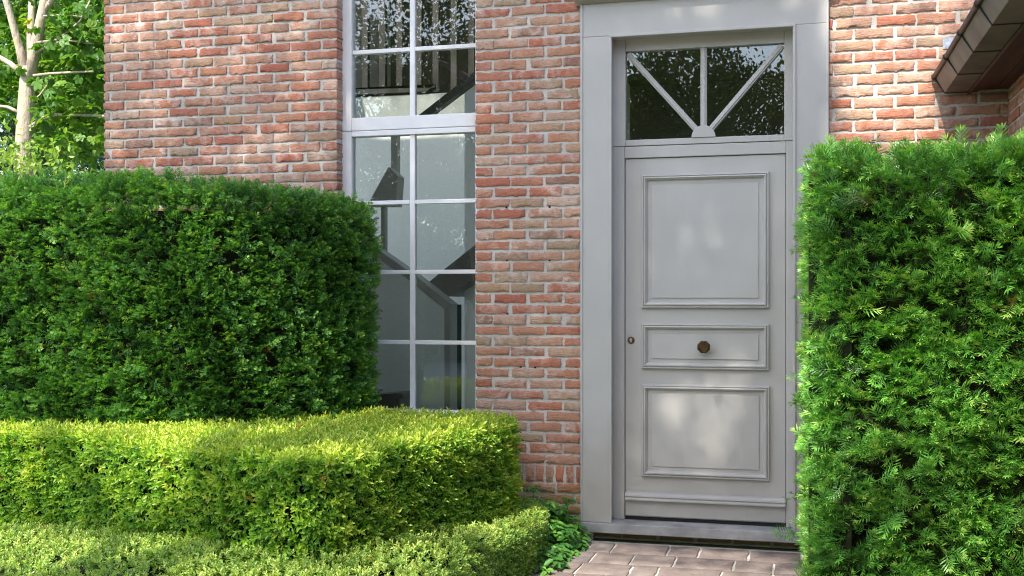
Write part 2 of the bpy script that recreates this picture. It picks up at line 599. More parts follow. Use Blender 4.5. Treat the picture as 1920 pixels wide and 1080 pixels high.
def core_block(name, poly, inset, z0, z1, mat, parent):
    """solid dark block inside a hedge, added to stop light passing through"""
    pl = np.array(poly, float)
    nxt, prv = np.roll(pl, -1, 0), np.roll(pl, 1, 0)
    e1, e2 = norm(nxt - pl), norm(pl - prv)
    n = norm(np.stack([(e1 + e2)[:, 1], -(e1 + e2)[:, 0]], 1))
    q = pl - n * inset
    mb = MB()
    k = len(q)
    v = [(x, y, z0) for x, y in q] + [(x, y, z1) for x, y in q]
    mb.add(v, [(i, (i + 1) % k, (i + 1) % k + k, i + k) for i in range(k)] + [tuple(range(k, 2 * k))])
    return mb.build(name, mat, parent)


# ------------------------------------------------------------------ ground and path
gm, gnt, gb, _ = new_mat("ground_soil")
gn = noise(gnt, coords(gnt), 3.0, 6)
gnt.links.new(ramp(gnt, gn, [(0.3, (0.05, 0.07, 0.025)), (0.6, (0.09, 0.13, 0.035)), (0.8, (0.11, 0.08, 0.05))]), gb.inputs["Base Color"])
gb.inputs["Roughness"].default_value = 0.95
bump(gnt, gb, noise(gnt, coords(gnt), 60, 5), 0.8, 0.02)
mb = MB()
mb.add([(-400, -400, 0), (400, -400, 0), (400, 400, 0), (-400, 400, 0)], [(0, 1, 2, 3)])
tag(mb.build("ground", gm), kind="structure")

pm, pnt, pb, _ = new_mat("paver_stone")
pt_ = attr(pnt, "tint")
pc = ramp(pnt, pt_, [(0.0, (0.18, 0.14, 0.127)), (0.4, (0.222, 0.176, 0.157)), (0.7, (0.252, 0.20, 0.172)), (1.0, (0.205, 0.178, 0.168))])
pn = noise(pnt, coords(pnt), 22, 6, 0.65)
pc = mix(pnt, maprange(pnt, pn, 0.4, 0.75, 0, 0.55), pc, (0.36, 0.29, 0.25))
pc = mix(pnt, maprange(pnt, noise(pnt, coords(pnt), 90, 4), 0.55, 0.8, 0, 0.5), pc, (0.10, 0.075, 0.065))
pnt.links.new(pc, pb.inputs["Base Color"])
pb.inputs["Roughness"].default_value = 0.75
bump(pnt, pb, noise(pnt, coords(pnt), 45, 6, 0.65), 0.5, 0.008)
mb = MB()
mb.add([(-9, -16, 0.004), (7, -16, 0.004), (7, -5.6, 0.004), (-9, -5.6, 0.004)], [(0, 1, 2, 3)])
tag(mb.build("bounce_gravel", simple("gravel", (0.46, 0.42, 0.36), 0.95, 0.3, 40.0, 0.8, 120.0)), kind="structure")  # made-up pale gravel behind the camera, bounces sunlight onto the facade
PATH_X0, PATH_X1 = -1.24, 0.9
mb = MB()
mb.add([(PATH_X0 - .05, -5.59, 0.004), (PATH_X1, -5.59, 0.004), (PATH_X1, -.02, 0.004), (PATH_X0 - .05, -.02, 0.004)], [(0, 1, 2, 3)])
path = tag(mb.build("path", M['mortar']), kind="structure")


def rough_blocks(rects, to_world, nx, nz, jitter, edge_round, depth, tint_fn, tint_b=True, prot=0.002):
    """many hand-made blocks (bricks, pavers) with uneven edges; rect in (s, t), height towards the viewer = h"""
    g = [(i / nx, j / nz) for j in range(nz + 1) for i in range(nx + 1)]
    border = [j * (nx + 1) + i for j in range(nz + 1) for i in range(nx + 1) if i in (0, nx) or j in (0, nz)]
    per = [i for i in range(nx + 1)] + [j * (nx + 1) + nx for j in range(1, nz + 1)] + [nz * (nx + 1) + i for i in range(nx - 1, -1, -1)] + [j * (nx + 1) for j in range(nz - 1, 0, -1)]
    q0 = [(j * (nx + 1) + i, j * (nx + 1) + i + 1, (j + 1) * (nx + 1) + i + 1, (j + 1) * (nx + 1) + i) for j in range(nz) for i in range(nx)]
    ng = len(g)
    npr = len(per)
    q1 = [(ng + (k + 1) % npr, ng + k, ng + npr + k, ng + npr + (k + 1) % npr) for k in range(npr)]
    tq = np.array(q0 + q1)
    gs = np.array(g)
    isb = np.zeros(ng, bool); isb[border] = True
    # inner lines sit close to the edges so only the rim is rounded
    def warp(a, n, w):
        e = edge_round * 1.6 / w
        out = a.copy()
        out[np.isclose(a, 1 / n)] = e
        out[np.isclose(a, 1 - 1 / n)] = 1 - e
        return out
    V, Q, T, T2 = [], [], [], []
    for k, (s0, s1, t0, t1) in enumerate(rects):
        w, h = s1 - s0, t1 - t0
        S_, T_ = warp(gs[:, 0], nx, w), warp(gs[:, 1], nz, h)
        ang = rng.normal(0, 0.006)
        x, z = (S_ - .5) * w, (T_ - .5) * h
        x, z = x - ang * z, z + ang * x * .6
        x = x + (s0 + s1) / 2; z = z + (t0 + t1) / 2
        hh = np.where(isb, -edge_round, 0.0) + np.clip(rng.normal(.0012, prot), -.001, .005) + rng.normal(0, jitter * .28, ng)
        x = x + rng.normal(0, jitter, ng) * np.where(isb, 1.0, .3)
        z = z + rng.normal(0, jitter, ng) * np.where(isb, 1.0, .3)
        p1, p2, am = rng.uniform(0, 6.28, 2), rng.uniform(1.5, 4.0, 2), jitter * rng.uniform(.3, 1.5, 2)
        z = z + am[0] * np.sin(p1[0] + p2[0] * gs[:, 0] * 3.1) * (gs[:, 1] - .3)
        if rng.random() < .3:      # a knocked corner
            cx, cz = rng.integers(0, 2, 2)
            wgt = np.exp(-(((gs[:, 0] - cx) * w) ** 2 + ((gs[:, 1] - cz) * h) ** 2) / (2 * .012 ** 2))
            k_ = rng.uniform(.2, 1.0) * jitter * 4
            x = x - wgt * k_ * (2 * cx - 1); z = z - wgt * k_ * (2 * cz - 1); hh = hh - wgt * k_ * .6
        fr = np.stack([x, z, hh], 1)
        bk = fr[per].copy(); bk[:, 2] = -depth
        al = np.concatenate([fr, fr[per], bk])
        V.append(al)
        Q.append(tq + k * (ng + 2 * npr))
        T.append(np.full(len(al), tint_fn(k)))
        T2.append(np.full(len(al), rng.random()))
    V = to_world(np.concatenate(V))
    return V, np.concatenate(Q), np.concatenate(T), np.concatenate(T2)


rects = []
y = -0.10
row = 0
while y > -5.5:
    x = PATH_X0 + rng.uniform(-.12, 0)
    while x < PATH_X1:
        L = rng.choice([0.15, 0.21, 0.27, 0.32], p=[.2, .3, .3, .2]) + rng.uniform(-.02, .02)
        rects.append((x, x + L - .015, y - .238, y))
        x += L
    y -= 0.246
V, Q, T, T2 = rough_blocks(rects, lambda a: np.stack([a[:, 0], a[:, 1], a[:, 2] + 0.014], 1), 8, 6, 0.0022, 0.004, 0.0135, lambda k: rng.random(), prot=0.0008)
tag(np_mesh("paving", V, Q, pm, None, {"tint": T}, smooth=True), kind="structure")

# ------------------------------------------------------------------ the house
house = empty("brick_house", (-1.5, 1.5, 0), "red brick house with grey panelled front door and tall white grid window", "house")

WX0 = PX(195)                 # left corner
WL, WR = PX(632), PX(892)     # window opening
FL, FR = PX(1091, -.03), PX(1551, -.03)
WING = PX(1890)
ROW0, CH = 0.435, 0.0625
TOPROW = 68
JT, HJ = 0.0155, 0.019        # bed joint, head joint
PITCH = 0.2115


def row_z(r):
    return ROW0 + r * CH, ROW0 + r * CH + CH - JT


def lay(x0, x1, phase):
    """stretchers between x0 and x1 whose joints sit at phase + k*PITCH"""
    out = []
    k = math.floor((x0 - phase) / PITCH)
    cuts = []
    while True:
        c = phase + k * PITCH
        if c >= x1 - .03: break
        if c > x0 + .03: cuts.append(c)
        k += 1
    e = [x0] + cuts + [x1]
    for i in range(len(e) - 1):
        a = e[i] + (HJ / 2 if i else 0)
        b = e[i + 1] - (HJ / 2 if i < len(e) - 2 else 0)
        j = rng.normal(0, .004)
        out.append((a + (j if i else 0), b + (rng.normal(0, .004) if i < len(e) - 2 else 0)))
    return out


def courses():
    rc = []
    def add(x0, x1, z, ph):
        for a, b in lay(x0, x1, ph): rc.append((a, b, z[0] + rng.normal(0, .0013), z[1] + rng.normal(0, .0013)))
    for r in range(TOPROW):
        z = row_z(r)
        even = r % 2 == 0
        add(WX0, WL, z, WL - (PITCH if not even else PITCH * .5))
        if z[0] > 4.35:
            add(WL, WR, z, WL - (PITCH if not even else PITCH * .5))
        add(WR, FL + .03 if z[1] < 3.04 else 1.4, z, WR + (PITCH if even else PITCH * .5))
        if z[1] < 3.04:
            add(FR - .03, WING + .02, z, 0.283 + (0 if even else PITCH * .5))
    # soldier course and plinth
    for x0, x1 in ((WX0, WL), (WL, WR), (WR, FL + .03), (FR - .03, WING + .02)):
        x = x0
        while x < x1 - .02:
            rc.append((x + .003, min(x + .047, x1), ROW0 - .104, ROW0 - .014))
            x += .0605
        for k in range(5):
            z1 = ROW0 - .1165 - k * CH
            add(x0, x1, (z1 - CH + JT, z1), x0 + (PITCH if k % 2 else PITCH * .5) - .04)
    for a, b in lay(FL + .03, FR - .03, FL):       # course under the doorstep
        rc.append((a, b, .012, .058))
    return rc


def brick_tint(k):
    return float(rng.choice([0.02, 0.14, 0.22, 0.3, 0.42, 0.52, 0.62, 0.74, 0.86, 0.97], p=[.08, .13, .13, .12, .13, .12, .10, .09, .06, .04]) + rng.uniform(-.04, .04))


rc = courses()
rc_front = [r for r in rc if not (r[0] > FL and r[1] < FR and r[3] < .07)]
rc_step = [r for r in rc if (r[0] > FL and r[1] < FR and r[3] < .07)]
V, Q, T, T2 = rough_blocks(rc_front, lambda a: np.stack([a[:, 0], -a[:, 2], a[:, 1]], 1), 13, 5, 0.0022, 0.0020, 0.085, brick_tint)
V2, Q2, Ta, Tb = rough_blocks(rc_step, lambda a: np.stack([a[:, 0], .062 - a[:, 2], a[:, 1]], 1), 9, 5, 0.0015, 0.0035, 0.03, brick_tint)
V, Q, T, T2 = np.concatenate([V, V2]), np.concatenate([Q, Q2 + len(V)]), np.concatenate([T, Ta]), np.concatenate([T2, Tb])
wall = np_mesh("brick_wall", V, Q, M['brick'], house, {"tint": T, "tint_b": T2}, smooth=True)
ZT = ROW0 + TOPROW * CH
mb = MB()
mb.box(WX0 + .006, WL - .006, 0.0062, .30, -.05, ZT)
mb.box(WR + .006, FL + .06, 0.0062, .30, -.05, ZT)
mb.box(FR - .06, WING + .02, 0.0062, .30, -.05, 3.04)
mb.box(FL + .062, 3.0, .0075, .30, 3.042, ZT)
mb.box(WL - .004, WR + .004, .0085, .30, -.05, PZ(800, 785, .08))
mb.box(WL - .004, WR + .004, .0085, .30, 4.36, ZT)
mb.box(FL + .062, FR - .062, .07, .28, -.05, .066)
for px, py in ((1030, 488), (950, 488), (951, 588), (1028, 588), (976, 688), (1003, 689), (1080, 688), (1042, 196), (1035, 40), (1045, 118), (950, 139), (952, 275), (949, 389), (1030, 388)):
    x, z = P(px, py)
    mb.box(x - .006, x + .006, .004, .02, z - .005, z + .006, 1)
mb.build("mortar_bed", [M['mortar'], M['dark_hole']], house)

# the wing on the right: wall turning towards the camera
rcw = []
for r in range(-6, 34):
    z = row_z(r)
    ph = -.0 if r % 2 else PITCH * .5
    for a, b in lay(-5.5, -.004, ph): rcw.append((a, b, *z))
V, Q, T, T2 = rough_blocks(rcw, lambda a: np.stack([WING - a[:, 2], a[:, 0], a[:, 1]], 1), 7, 4, 0.0013, 0.0035, 0.05, brick_tint)
Q = Q[:, ::-1]
np_mesh("wing_wall", V, Q, M['brick'], house, {"tint": T, "tint_b": T2}, smooth=True)
mb = MB()
mb.box(WING + .0065, WING + .3, -5.49, .004, -.05, 2.62)
mb.build("mortar_bed", M['mortar'], house)

# gutter: rolled bead, sloping front, flat base, in half-metre lengths
gx0, gz0 = P(1752, 150)
gx1, gz1 = P(1770, 174)
gx2, gz2 = P(1814, 176)
gz1 = gz2 = (gz1 + gz2) / 2
YE = -5.6
mb = MB()
mb.extrude_y([(gx0, gz0 + .02), (gx0 + .005, gz0), (gx1, gz1), (gx2, gz2), (gx2, gz2 + .11), (gx0 + .03, gz0 + .025)], YE, -.004)
gut = mb.build("gutter", M['gutter'], house, bevel=.002)
mb = MB()
mb.tube([(gx0 - .004, YE, gz0 + .012), (gx0 - .004, -.006, gz0 + .012)], [.0125, .0125], 12)
mb.build("bead", M['gutter_dark'], gut, smooth=True)
yj = -.03
while yj > YE:
    mb = MB()
    o_ = .0035
    lip = [(gx0 - .004, gz0 + .03), (gx0 - o_, gz0 - .002), (gx1 - .001, gz1 - o_), (gx2, gz2 - o_), (gx2, gz2 + .004), (gx1 + .004, gz1 + .004), (gx0 + .008, gz0 + .006)]
    mb.extrude_y(lip, yj - .005, yj + .005)
    mb.tube([(gx0 - .004, yj - .009, gz0 + .012), (gx0 - .004, yj + .009, gz0 + .012)], [.0165, .0165], 12)
    mb.build("joint_strip", M['seam'] if yj < -.1 else M['gutter_dark'], gut)
    yj -= .5
mb = MB()
mb.tube([(gx2 + .008, YE, gz2 - .004), (gx2 + .008, -.006, gz2 - .004)], [.009, .009], 8)
mb.box(gx2 + .0085, gx2 + .05, YE, -.004, gz2 + .003, gz2 + .11)
mb.build("fascia_board", M['soffit'], house)
mb = MB()
x = gx2 + .052
while x < WING - .01:
    mb.box(x, min(x + .085, WING + .004), YE, -.004, gz2 + .012, gz2 + .03)
    x += .088
mb.build("soffit", M['soffit'], house, bevel=.003)
mb = MB()
mb.prism([(gx0 + .035, gz0 + .03), (gx0 + .05, gz0 + .085), (gx0 + 2.3, gz0 + 1.7), (gx0 + 2.3, gz0 + 1.6), (gx2 + .2, gz0 + .05)], YE, -.004)
mb.build("roof", M['roof'], house)
px_, pz_ = P(1776, 80)
mb = MB(); mb.box(px_ - .022, px_ + .05, -.008, .004, pz_ - .036, pz_ + .026)
mb.build("wall_plaque", M['plaque'], house, bevel=.003)

# roof over the main body, its opening added to light the stairwell
mb = MB()
mb.box(WX0 - .25, 3.2, -.35, .34, ZT + .002, ZT + .16)
mb.box(WX0 - .25, 3.2, 1.65, 5.2, ZT + .002, ZT + .16)
mb.box(WX0 - .25, -3.9, .34, 1.65, ZT + .003, ZT + .159)
mb.box(-1.45, 3.2, .34, 1.65, ZT + .003, ZT + .159)
mb.build("roof", M['roof'], house)

# hall behind the window
YB = 2.2
zl = PZ(700, 181, YB)      # landing floor
mb = MB()
mb.box(WX0 + .31, -1.45, YB, YB + .12, -.02, zl)                 # wall under the landing
mb.box(WX0 + .006, WX0 + .30, .302, .45, -.05, ZT)             # gable wall, its side opening added to light the hall
mb.box(WX0 + .006, WX0 + .30, 2.0, 5.0, -.05, ZT)
mb.box(WX0 + .007, WX0 + .299, .451, 1.999, -.05, .25)
mb.box(WX0 + .007, WX0 + .299, .451, 1.999, 4.1, ZT)
mb.box(-1.45, -1.33, .302, .5, -.02, ZT)                      # partition by the door, opened below to let light through
mb.box(-1.45, -1.33, 2.1, 5.0, -.02, ZT)
mb.box(-1.449, -1.331, .501, 2.099, 2.95, ZT)
pa, _ = P(871, 300, 1.45)
mb.box(pa, -1.4505, 1.45, YB - .001, -.02, PZ(880, 158, 1.45))   # pale pier beside the flight
mb.box(WX0 + .31, -1.4505, 4.9, 5.0, -.02, ZT)
mb.build("hall_wall", M['plaster'], house)
mb = MB(); mb.box(WX0 + .302, -1.452, .302, YB - .002, -.06, -.01)
mb.box(-1.328, 2.4, .302, 4.0, -.06, -.01)  # entrance hall, its right end left open to bring in light
mb.build("hall_floor", M['floor'], house)
mb = MB()
mb.box(WX0 + .31, -1.452, YB + .122, 4.9, zl - .15, zl - .01)
mb.box(WX0 + .31, -1.452, 4.4, 4.5, zl - .01, ZT)  # dark wall behind the landing, shade put into its colour
mb.box(-1.328, 2.3, .302, 2.65, 3.12, 3.2)  # entrance-hall ceiling, coloured dark so the fanlight stays dim
mb.box(-1.328, 2.299, 2.6, 2.7, 0, 3.3)
mb.build("landing", M['stair_dark'], house)

mb = MB()
Y1 = .95
def pp(pts, Y): return [P(a, b, Y) for a, b in pts]
stair = MB()
stair.prism(pp([(600, 418), (640, 442), (712, 487), (775, 531), (834, 580), (834, 860), (600, 860)], Y1), Y1, Y1 + .10)
stair = stair.build("staircase", M['plaster'], house)
mb.prism(pp([(600, 402), (640, 425), (712, 470), (775, 514), (846, 570), (834, 580), (775, 531), (712, 487), (640, 442), (600, 418)], Y1 - .03), Y1 - .03, Y1 + .13)
mb.build("handrail", M['stair_mid'], stair, bevel=.004)
mb = MB(); xa, _ = P(834.5, 570, Y1); xb, zb = P(846, 572, Y1)
mb.box(xa, xb, Y1 - .02, Y1 + .14, -.01, zb)
mb.build("newel_post", M['stair_mid'], stair, bevel=.004)
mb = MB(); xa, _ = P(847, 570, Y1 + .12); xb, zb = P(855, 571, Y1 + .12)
mb.box(xa, xb, Y1 + .1, Y1 + .25, -.01, zb); mb.build("newel_shade_side", M['rubber_and_shade'], stair)  # black board added as the shaded side of the newel post
mb = MB()
mb.prism(pp([(803, 530), (834, 504), (905, 448), (960, 405), (960, 480), (889, 524), (838, 556)], 1.25), 1.25, YB - .004)
mb.build("upper_flight", M['stair_dark'], stair)
mb = MB()
mb.prism(pp([(714, 372), (721, 372), (721, 478), (714, 474)], 1.1), 1.1, 1.16)
mb.prism(pp([(733, 228), (744, 228), (744, 326), (733, 316)], 1.2), 1.2, 1.27)
mb.prism(pp([(728, 313), (746, 330), (742, 386), (688, 386)], 1.05), 1.05, 1.18)
mb.build("upper_post", M['stair_mid'], stair)
mb = MB()
mb.prism(pp([(772, 226), (900, 126), (930, 103), (930, 121), (900, 144), (790, 228)], 1.3), 1.3, 1.38)
mb.build("upper_handrail", M['dark_timber'], stair)
mb = MB(); mb.prism(pp([(560, 183), (800, 171), (815, 158), (815, 164), (560, 170)], YB - .04), YB - .04, YB + .1)
mb.build("landing_edge", M['dark_timber'], stair)
mb = MB(); mb.prism([(WX0 + .32, PZ(700, 236, YB)), (-1.46, PZ(700, 236, YB)), (-1.46, zl - .005), (WX0 + .32, zl - .005)], YB - .02, YB - .002)
mb.build("landing_fascia", M['fascia_grey'], stair)  # grey board added over the plaster, darkened to offset the roof light
for x0 in (600, 641, 678, 711, 743, 779, 811, 845, 878, 911):
    mb = MB(); mb.prism(pp([(x0, 0), (x0 + 11, 0), (x0 + 11, 172), (x0, 172)], YB - .02), YB - .02, YB + .03)
    mb.build("baluster", M['dark_timber'], stair)
mb = MB(); mb.prism(pp([(680, 742), (748, 737), (756, 738), (756, 745), (749, 748), (749, 860), (680, 860)], .6), .6, .82)
mb.build("stair_foot", M['stair_dark'], stair)

# window: two lights, white timber
YW = .085


def window(px_l, px_r, rows, z_top, z_bot, label, mid):
    xl, xr = PX(px_l, YW), WR + .045
    zt, zb_ = z_top, z_bot
    mb = MB()
    st = .045
    xm0, xm1 = PX(mid[0], YW), PX(mid[1], YW)
    mb.box(xl, xl + st, YW, YW + .07, zb_, zt)
    mb.box(xr - st, xr, YW, YW + .07, zb_, zt)
    return mb, xl + st, xr - st, xm0, xm1


XL = WL - .004
sx0, sx1 = PX(659, YW), PX(890, YW) + .004
xm0, xm1 = PX(767, YW), PX(776.5, YW)
xr_ = WR + .06
zT1, zT0 = PZ(767, 216.5, YW), PZ(767, 241, YW)       # bottom rail of the upper window
zB1 = PZ(767, 252, YW)
zS = PZ(767, 768, YW)
win_top = 4.34


def make_window(zb, zt, rail_b, rail_t, bars):
    mb = MB()
    mb.box(XL, sx0, YW, YW + .07, zb, zt)
    mb.box(sx1, xr_, YW, YW + .07, zb, zt)
    mb.box(sx0 + .0003, sx1 - .0003, YW + .001, YW + .069, zb, rail_b)
    mb.box(sx0 + .0003, sx1 - .0003, YW + .001, YW + .069, rail_t, zt)
    w = mb.build("window", M['white_paint'], house, bevel=.003)
    mb = MB()
    mb.box(xm0, xm1, YW + .012, YW + .05, rail_b + .0004, rail_t - .0004)
    mb.build("glazing_bar", M['white_paint'], w, bevel=.003)
    for b in bars:
        mb = MB()
        for a, c in ((sx0 + .0005, xm0 - .0005), (xm1 + .0005, sx1 - .0005)):
            mb.box(a, c, YW + .014, YW + .049, b - .0125, b + .0125)
        mb.build("glazing_bar", M['white_paint'], w, bevel=.003)
    mb = MB()
    mb.box(sx0 - .008, sx1 + .008, YW + .031, YW + .036, rail_b - .008, rail_t + .008)
    mb.build("pane", M['glass'], w)
    return w


lowrows = [PZ(771, y_, YW) for y_ in (378.3, 510, 642)]
make_window(zS - .05, zT0 - .003, zS, zB1, lowrows)
gap = PZ(771, 91, YW)
make_window(zT0, win_top, zT1, win_top - .06, [gap, gap + (lowrows[0] - lowrows[1]), gap + 2 * (lowrows[0] - lowrows[1])])
mb = MB(); mb.box(WL - .01, WR + .01, -.015, YW - .001, zS - .075, zS - .025)
mb.build("window_sill", M['white_paint'], house, bevel=.004)

# door surround
YF = -.032
IL, IR = PX(1144, YF), PX(1490, YF)
ZH = PZ(1317, 57, YF)
ZTOPF = PZ(1091, 9, YF)
ZSL = PZ(1150, 981, YF)        # top of the doorstep
mb = MB()
mb.box(FL, IL, YF, .12, ZSL + .001, ZH + .0005)
mb.box(IR, FR, YF, .12, ZSL + .001, ZH + .0005)
mb.box(FL, FR, YF + .0008, .12, ZH + .001, ZTOPF)
surround = mb.build("door_surround", M['grey_paint'], house, bevel=.004)
mb = MB()   # thin edge bead and the inner stepped moulding
mb.box(FL - .008, FL + .006, YF - .006, .01, ZSL + .001, ZTOPF)
mb.box(FR - .006, FR + .008, YF - .006, .01, ZSL + .001, ZTOPF)
mb.box(IL - .006, IL + .010, YF - .011, YF + .02, ZSL + .001, ZH - .0105)
mb.box(IR - .010, IR + .006, YF - .011, YF + .02, ZSL + .001, ZH - .0105)
mb.box(IL - .006, IR + .006, YF - .011, YF + .02, ZH - .010, ZH + .007)
mb.build("edge_moulding", M['grey_paint'], surround, bevel=.003)
mb = MB()
x0c, x1c = FL - .04, FR + .04
prof = [(YF + .01, ZTOPF + .0005), (YF - .012, ZTOPF + .012), (YF - .055, ZTOPF + .014), (YF - .060, ZTOPF + .018), (YF - .060, ZTOPF + .046), (YF - .085, ZTOPF + .058), (YF - .085, ZTOPF + .10), (.0, ZTOPF + .12), (.0, ZTOPF + .0005)]
n_ = len(prof)
mb.add([(x0c, y_, z_) for y_, z_ in prof] + [(x1c, y_, z_) for y_, z_ in prof],
       [(i, (i + 1) % n_, (i + 1) % n_ + n_, i + n_) for i in range(n_)] + [tuple(range(n_ - 1, -1, -1)), tuple(range(n_, 2 * n_))])
mb.build("cornice", M['grey_paint'], surround, bevel=.002)

# inner frame
YJ = .085
JL, JR = PX(1171, YJ), PX(1474, YJ)
ZTR1, ZTR0 = PZ(1320, 262.5, YJ), PZ(1320, 269, YJ)
ZD1 = PZ(1320, 292, YJ)
ZFT = PZ(1320, 88, YJ)
mb = MB()
mb.box(IL - .004, JL, YJ, YJ + .07, ZSL + .002, ZTR0 - .002)
mb.box(JR, IR + .004, YJ, YJ + .07, ZSL + .002, ZTR0 - .002)
mb.box(JL + .0005, JR - .0005, YJ + .001, YJ + .069, ZD1, ZTR0 - .003)
mb.build("door_frame", M['grey_paint'], surround, bevel=.0035)
# fanlight
fan = MB()
fl0, fr0 = PX(1173, YJ), PX(1470.5, YJ)
fz0, fz1 = PZ(1320, 257.5, YJ), PZ(1320, 88.5, YJ)
fan.box(IL - .003, fl0, YJ - .003, YJ + .06, ZTR0, ZH + .01)
fan.box(fr0, IR + .003, YJ - .003, YJ + .06, ZTR0, ZH + .01)
fan.box(fl0 + .0005, fr0 - .0005, YJ - .002, YJ + .059, ZTR0 + .0005, fz0)
fan.box(fl0 + .0005, fr0 - .0005, YJ - .002, YJ + .059, fz1, ZH + .0095)
fan = fan.build("fanlight", M['grey_paint'], house, bevel=.003)
xc, zc = PX(1319, YJ), fz0
r_h = .068


def bar(p, q, w, name):
    p, q = Vector((p[0], 0, p[1])), Vector((q[0], 0, q[1]))
    t = (q - p).normalized()
    s = Vector((t.z, 0, -t.x))
    mb = MB()
    for ww, ya, yb in ((w, YJ + .006, YJ + .045), (w * .45, YJ - .002, YJ + .0055)):
        pts = [p - s * ww, q - s * ww, q + s * ww, p + s * ww]
        mb.prism([(a.x, a.z) for a in pts], ya, yb)
    return mb.build(name, M['grey_paint'], fan, bevel=.002)


bar((xc, zc + r_h * .8), (xc, fz1 - .001), .0175, "glazing_bar")
for ex in (fl0 + .012, fr0 - .012):
    d_ = Vector((ex - xc, fz1 - .004 - zc)).normalized()
    bar((xc + d_.x * r_h * .8, zc + d_.y * r_h * .8), (ex, fz1 - .012), .0165, "glazing_bar")
mb = MB()
mb.prism([(xc + r_h * math.cos(math.pi * k / 24), zc + .0005 + r_h * math.sin(math.pi * k / 24)) for k in range(25)], YJ - .008, YJ + .05)
mb.build("hub", M['grey_paint'], fan, bevel=.002)
mb = MB(); mb.box(fl0 - .006, fr0 + .006, YJ + .025, YJ + .030, fz0 - .006, fz1 + .006)
mb.build("pane", M['glass'], fan)

# door leaf
YL = YJ + .012
ZDB = PZ(1320, 975, YJ)
mb = MB(); mb.box(JL + .003, JR - .003, YL, YL + .05, ZDB, ZD1 - .004)
door = mb.build("door", M['grey_paint'], house, bevel=.003)
MOULD = [(0, 0), (0, .017), (.003, .023), (.009, .024), (.011, .017), (.016, .026), (.021, .027), (.024, .020), (.029, .016), (.034, .003), (.035, .0015)]


def panel(l, t, r, b, yc, field):
    x0, x1 = PX(l, YL - .01), PX(r, YL - .01)
    xm = (l + r) / 2
    z0, z1 = PZ(xm, b, YL - .01), PZ(xm, t, YL - .01)
    f = field / 340.0
    prof = MOULD + [(f - .003, .0015), (f - .0028, .0003), (f - .0012, .0003), (f - .001, .0075), (f, .008)]
    mb = MB(); mb.rings(x0, x1, z0, z1, prof, YL - .0002)
    return mb.build("panel", M['grey_paint'], door)


panel(1203, 325, 1442, 577.5, 0, 20)
panel(1203, 607, 1442, 692.5, 0, 20)
panel(1203, 722, 1443, 897, 0, 20)
mb = MB()   # weatherboard at the foot
xw0, xw1 = JL + .006, JR - .003
zw = PZ(1320, 928, YL - .02)
pr = [(YL - .0003, zw), (YL - .026, zw - .005), (YL - .034, zw - .014), (YL - .036, zw - .024), (YL - .028, zw - .028), (YL - .042, zw - .038), (YL - .042, zw - .045), (YL - .012, zw - .047),
      (YL - .012, ZDB + .008), (YL - .0003, ZDB + .008)]
n_ = len(pr)
mb.add([(xw0, y_, z_) for y_, z_ in pr] + [(xw1, y_, z_) for y_, z_ in pr],
       [(i, (i + 1) % n_, (i + 1) % n_ + n_, i + n_) for i in range(n_)] + [tuple(range(n_ - 1, -1, -1)), tuple(range(n_, 2 * n_))])
mb.build("weatherboard", M['grey_paint'], door)
mb = MB(); mb.box(JL + .0035, JR - .0035, YL + .004, YL + .045, ZSL + .001, ZDB - .001)
mb.build("draught_seal", M['rubber_and_shade'], door)
# octagonal knob
kx, kz = P(1319.5, 650.5, YL - .05)


def octo(r, y_, rot=math.pi / 8):
    return [(kx + r * math.cos(rot + k * math.pi / 4), y_, kz + r * math.sin(rot + k * math.pi / 4)) for k in range(8)]


mb = MB()
loops = [octo(.020, YL - .0065), octo(.020, YL - .010), octo(.011, YL - .012), octo(.011, YL - .034), octo(.030, YL - .042), octo(.0375, YL - .048), octo(.0375, YL - .060), octo(.030, YL - .066), octo(.027, YL - .0655)]
v = [p for l in loops for p in l]
f = []
for k in range(len(loops) - 1):
    for i in range(8):
        j = (i + 1) % 8
        f.append((k * 8 + i, k * 8 + j, k * 8 + 8 + j, k * 8 + 8 + i))
f.append(tuple((len(loops) - 1) * 8 + i for i in range(8)))
mb.add(v, f)
mb.build("knob", M['bronze'], door, bevel=.0015)
hx, hz = P(1183, 638, YL - .005)
mb = MB(); mb.tube([(hx, YL - .008, hz), (hx, YL + .002, hz)], [.020, .021], 24)
esc = mb.build("keyhole_plate", M['bronze'], door, bevel=.001)
mb = MB(); mb.tube([(hx, YL - .0105, hz + .004), (hx, YL - .004, hz + .004)], [.0085, .0085], 16)
mb.box(hx - .004, hx + .004, YL - .0102, YL - .004, hz - .012, hz + .0)
mb.build("lock_cylinder", M['steel'], door)
# doorstep
mb = MB()
mb.box(FL - .012, FR + .012, YF - .022, .16, ZSL - .055, ZSL)
mb.build("doorstep", M['bluestone'], house, bevel=.004)

# ------------------------------------------------------------------ hedges
def hedge_cloud(pos, nor, depth_in, lump, lump_scale, seed):
    """push samples in and out so the clipped face has clumps and dark hollows"""
    nz = vnoise(pos, lump_scale, seed)
    nz2 = vnoise(pos, lump_scale * 3.1, seed + 5)
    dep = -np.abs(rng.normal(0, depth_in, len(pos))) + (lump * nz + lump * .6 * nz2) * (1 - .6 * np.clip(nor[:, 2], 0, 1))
    return pos + nor * dep[:, None], dep, nz, nz2


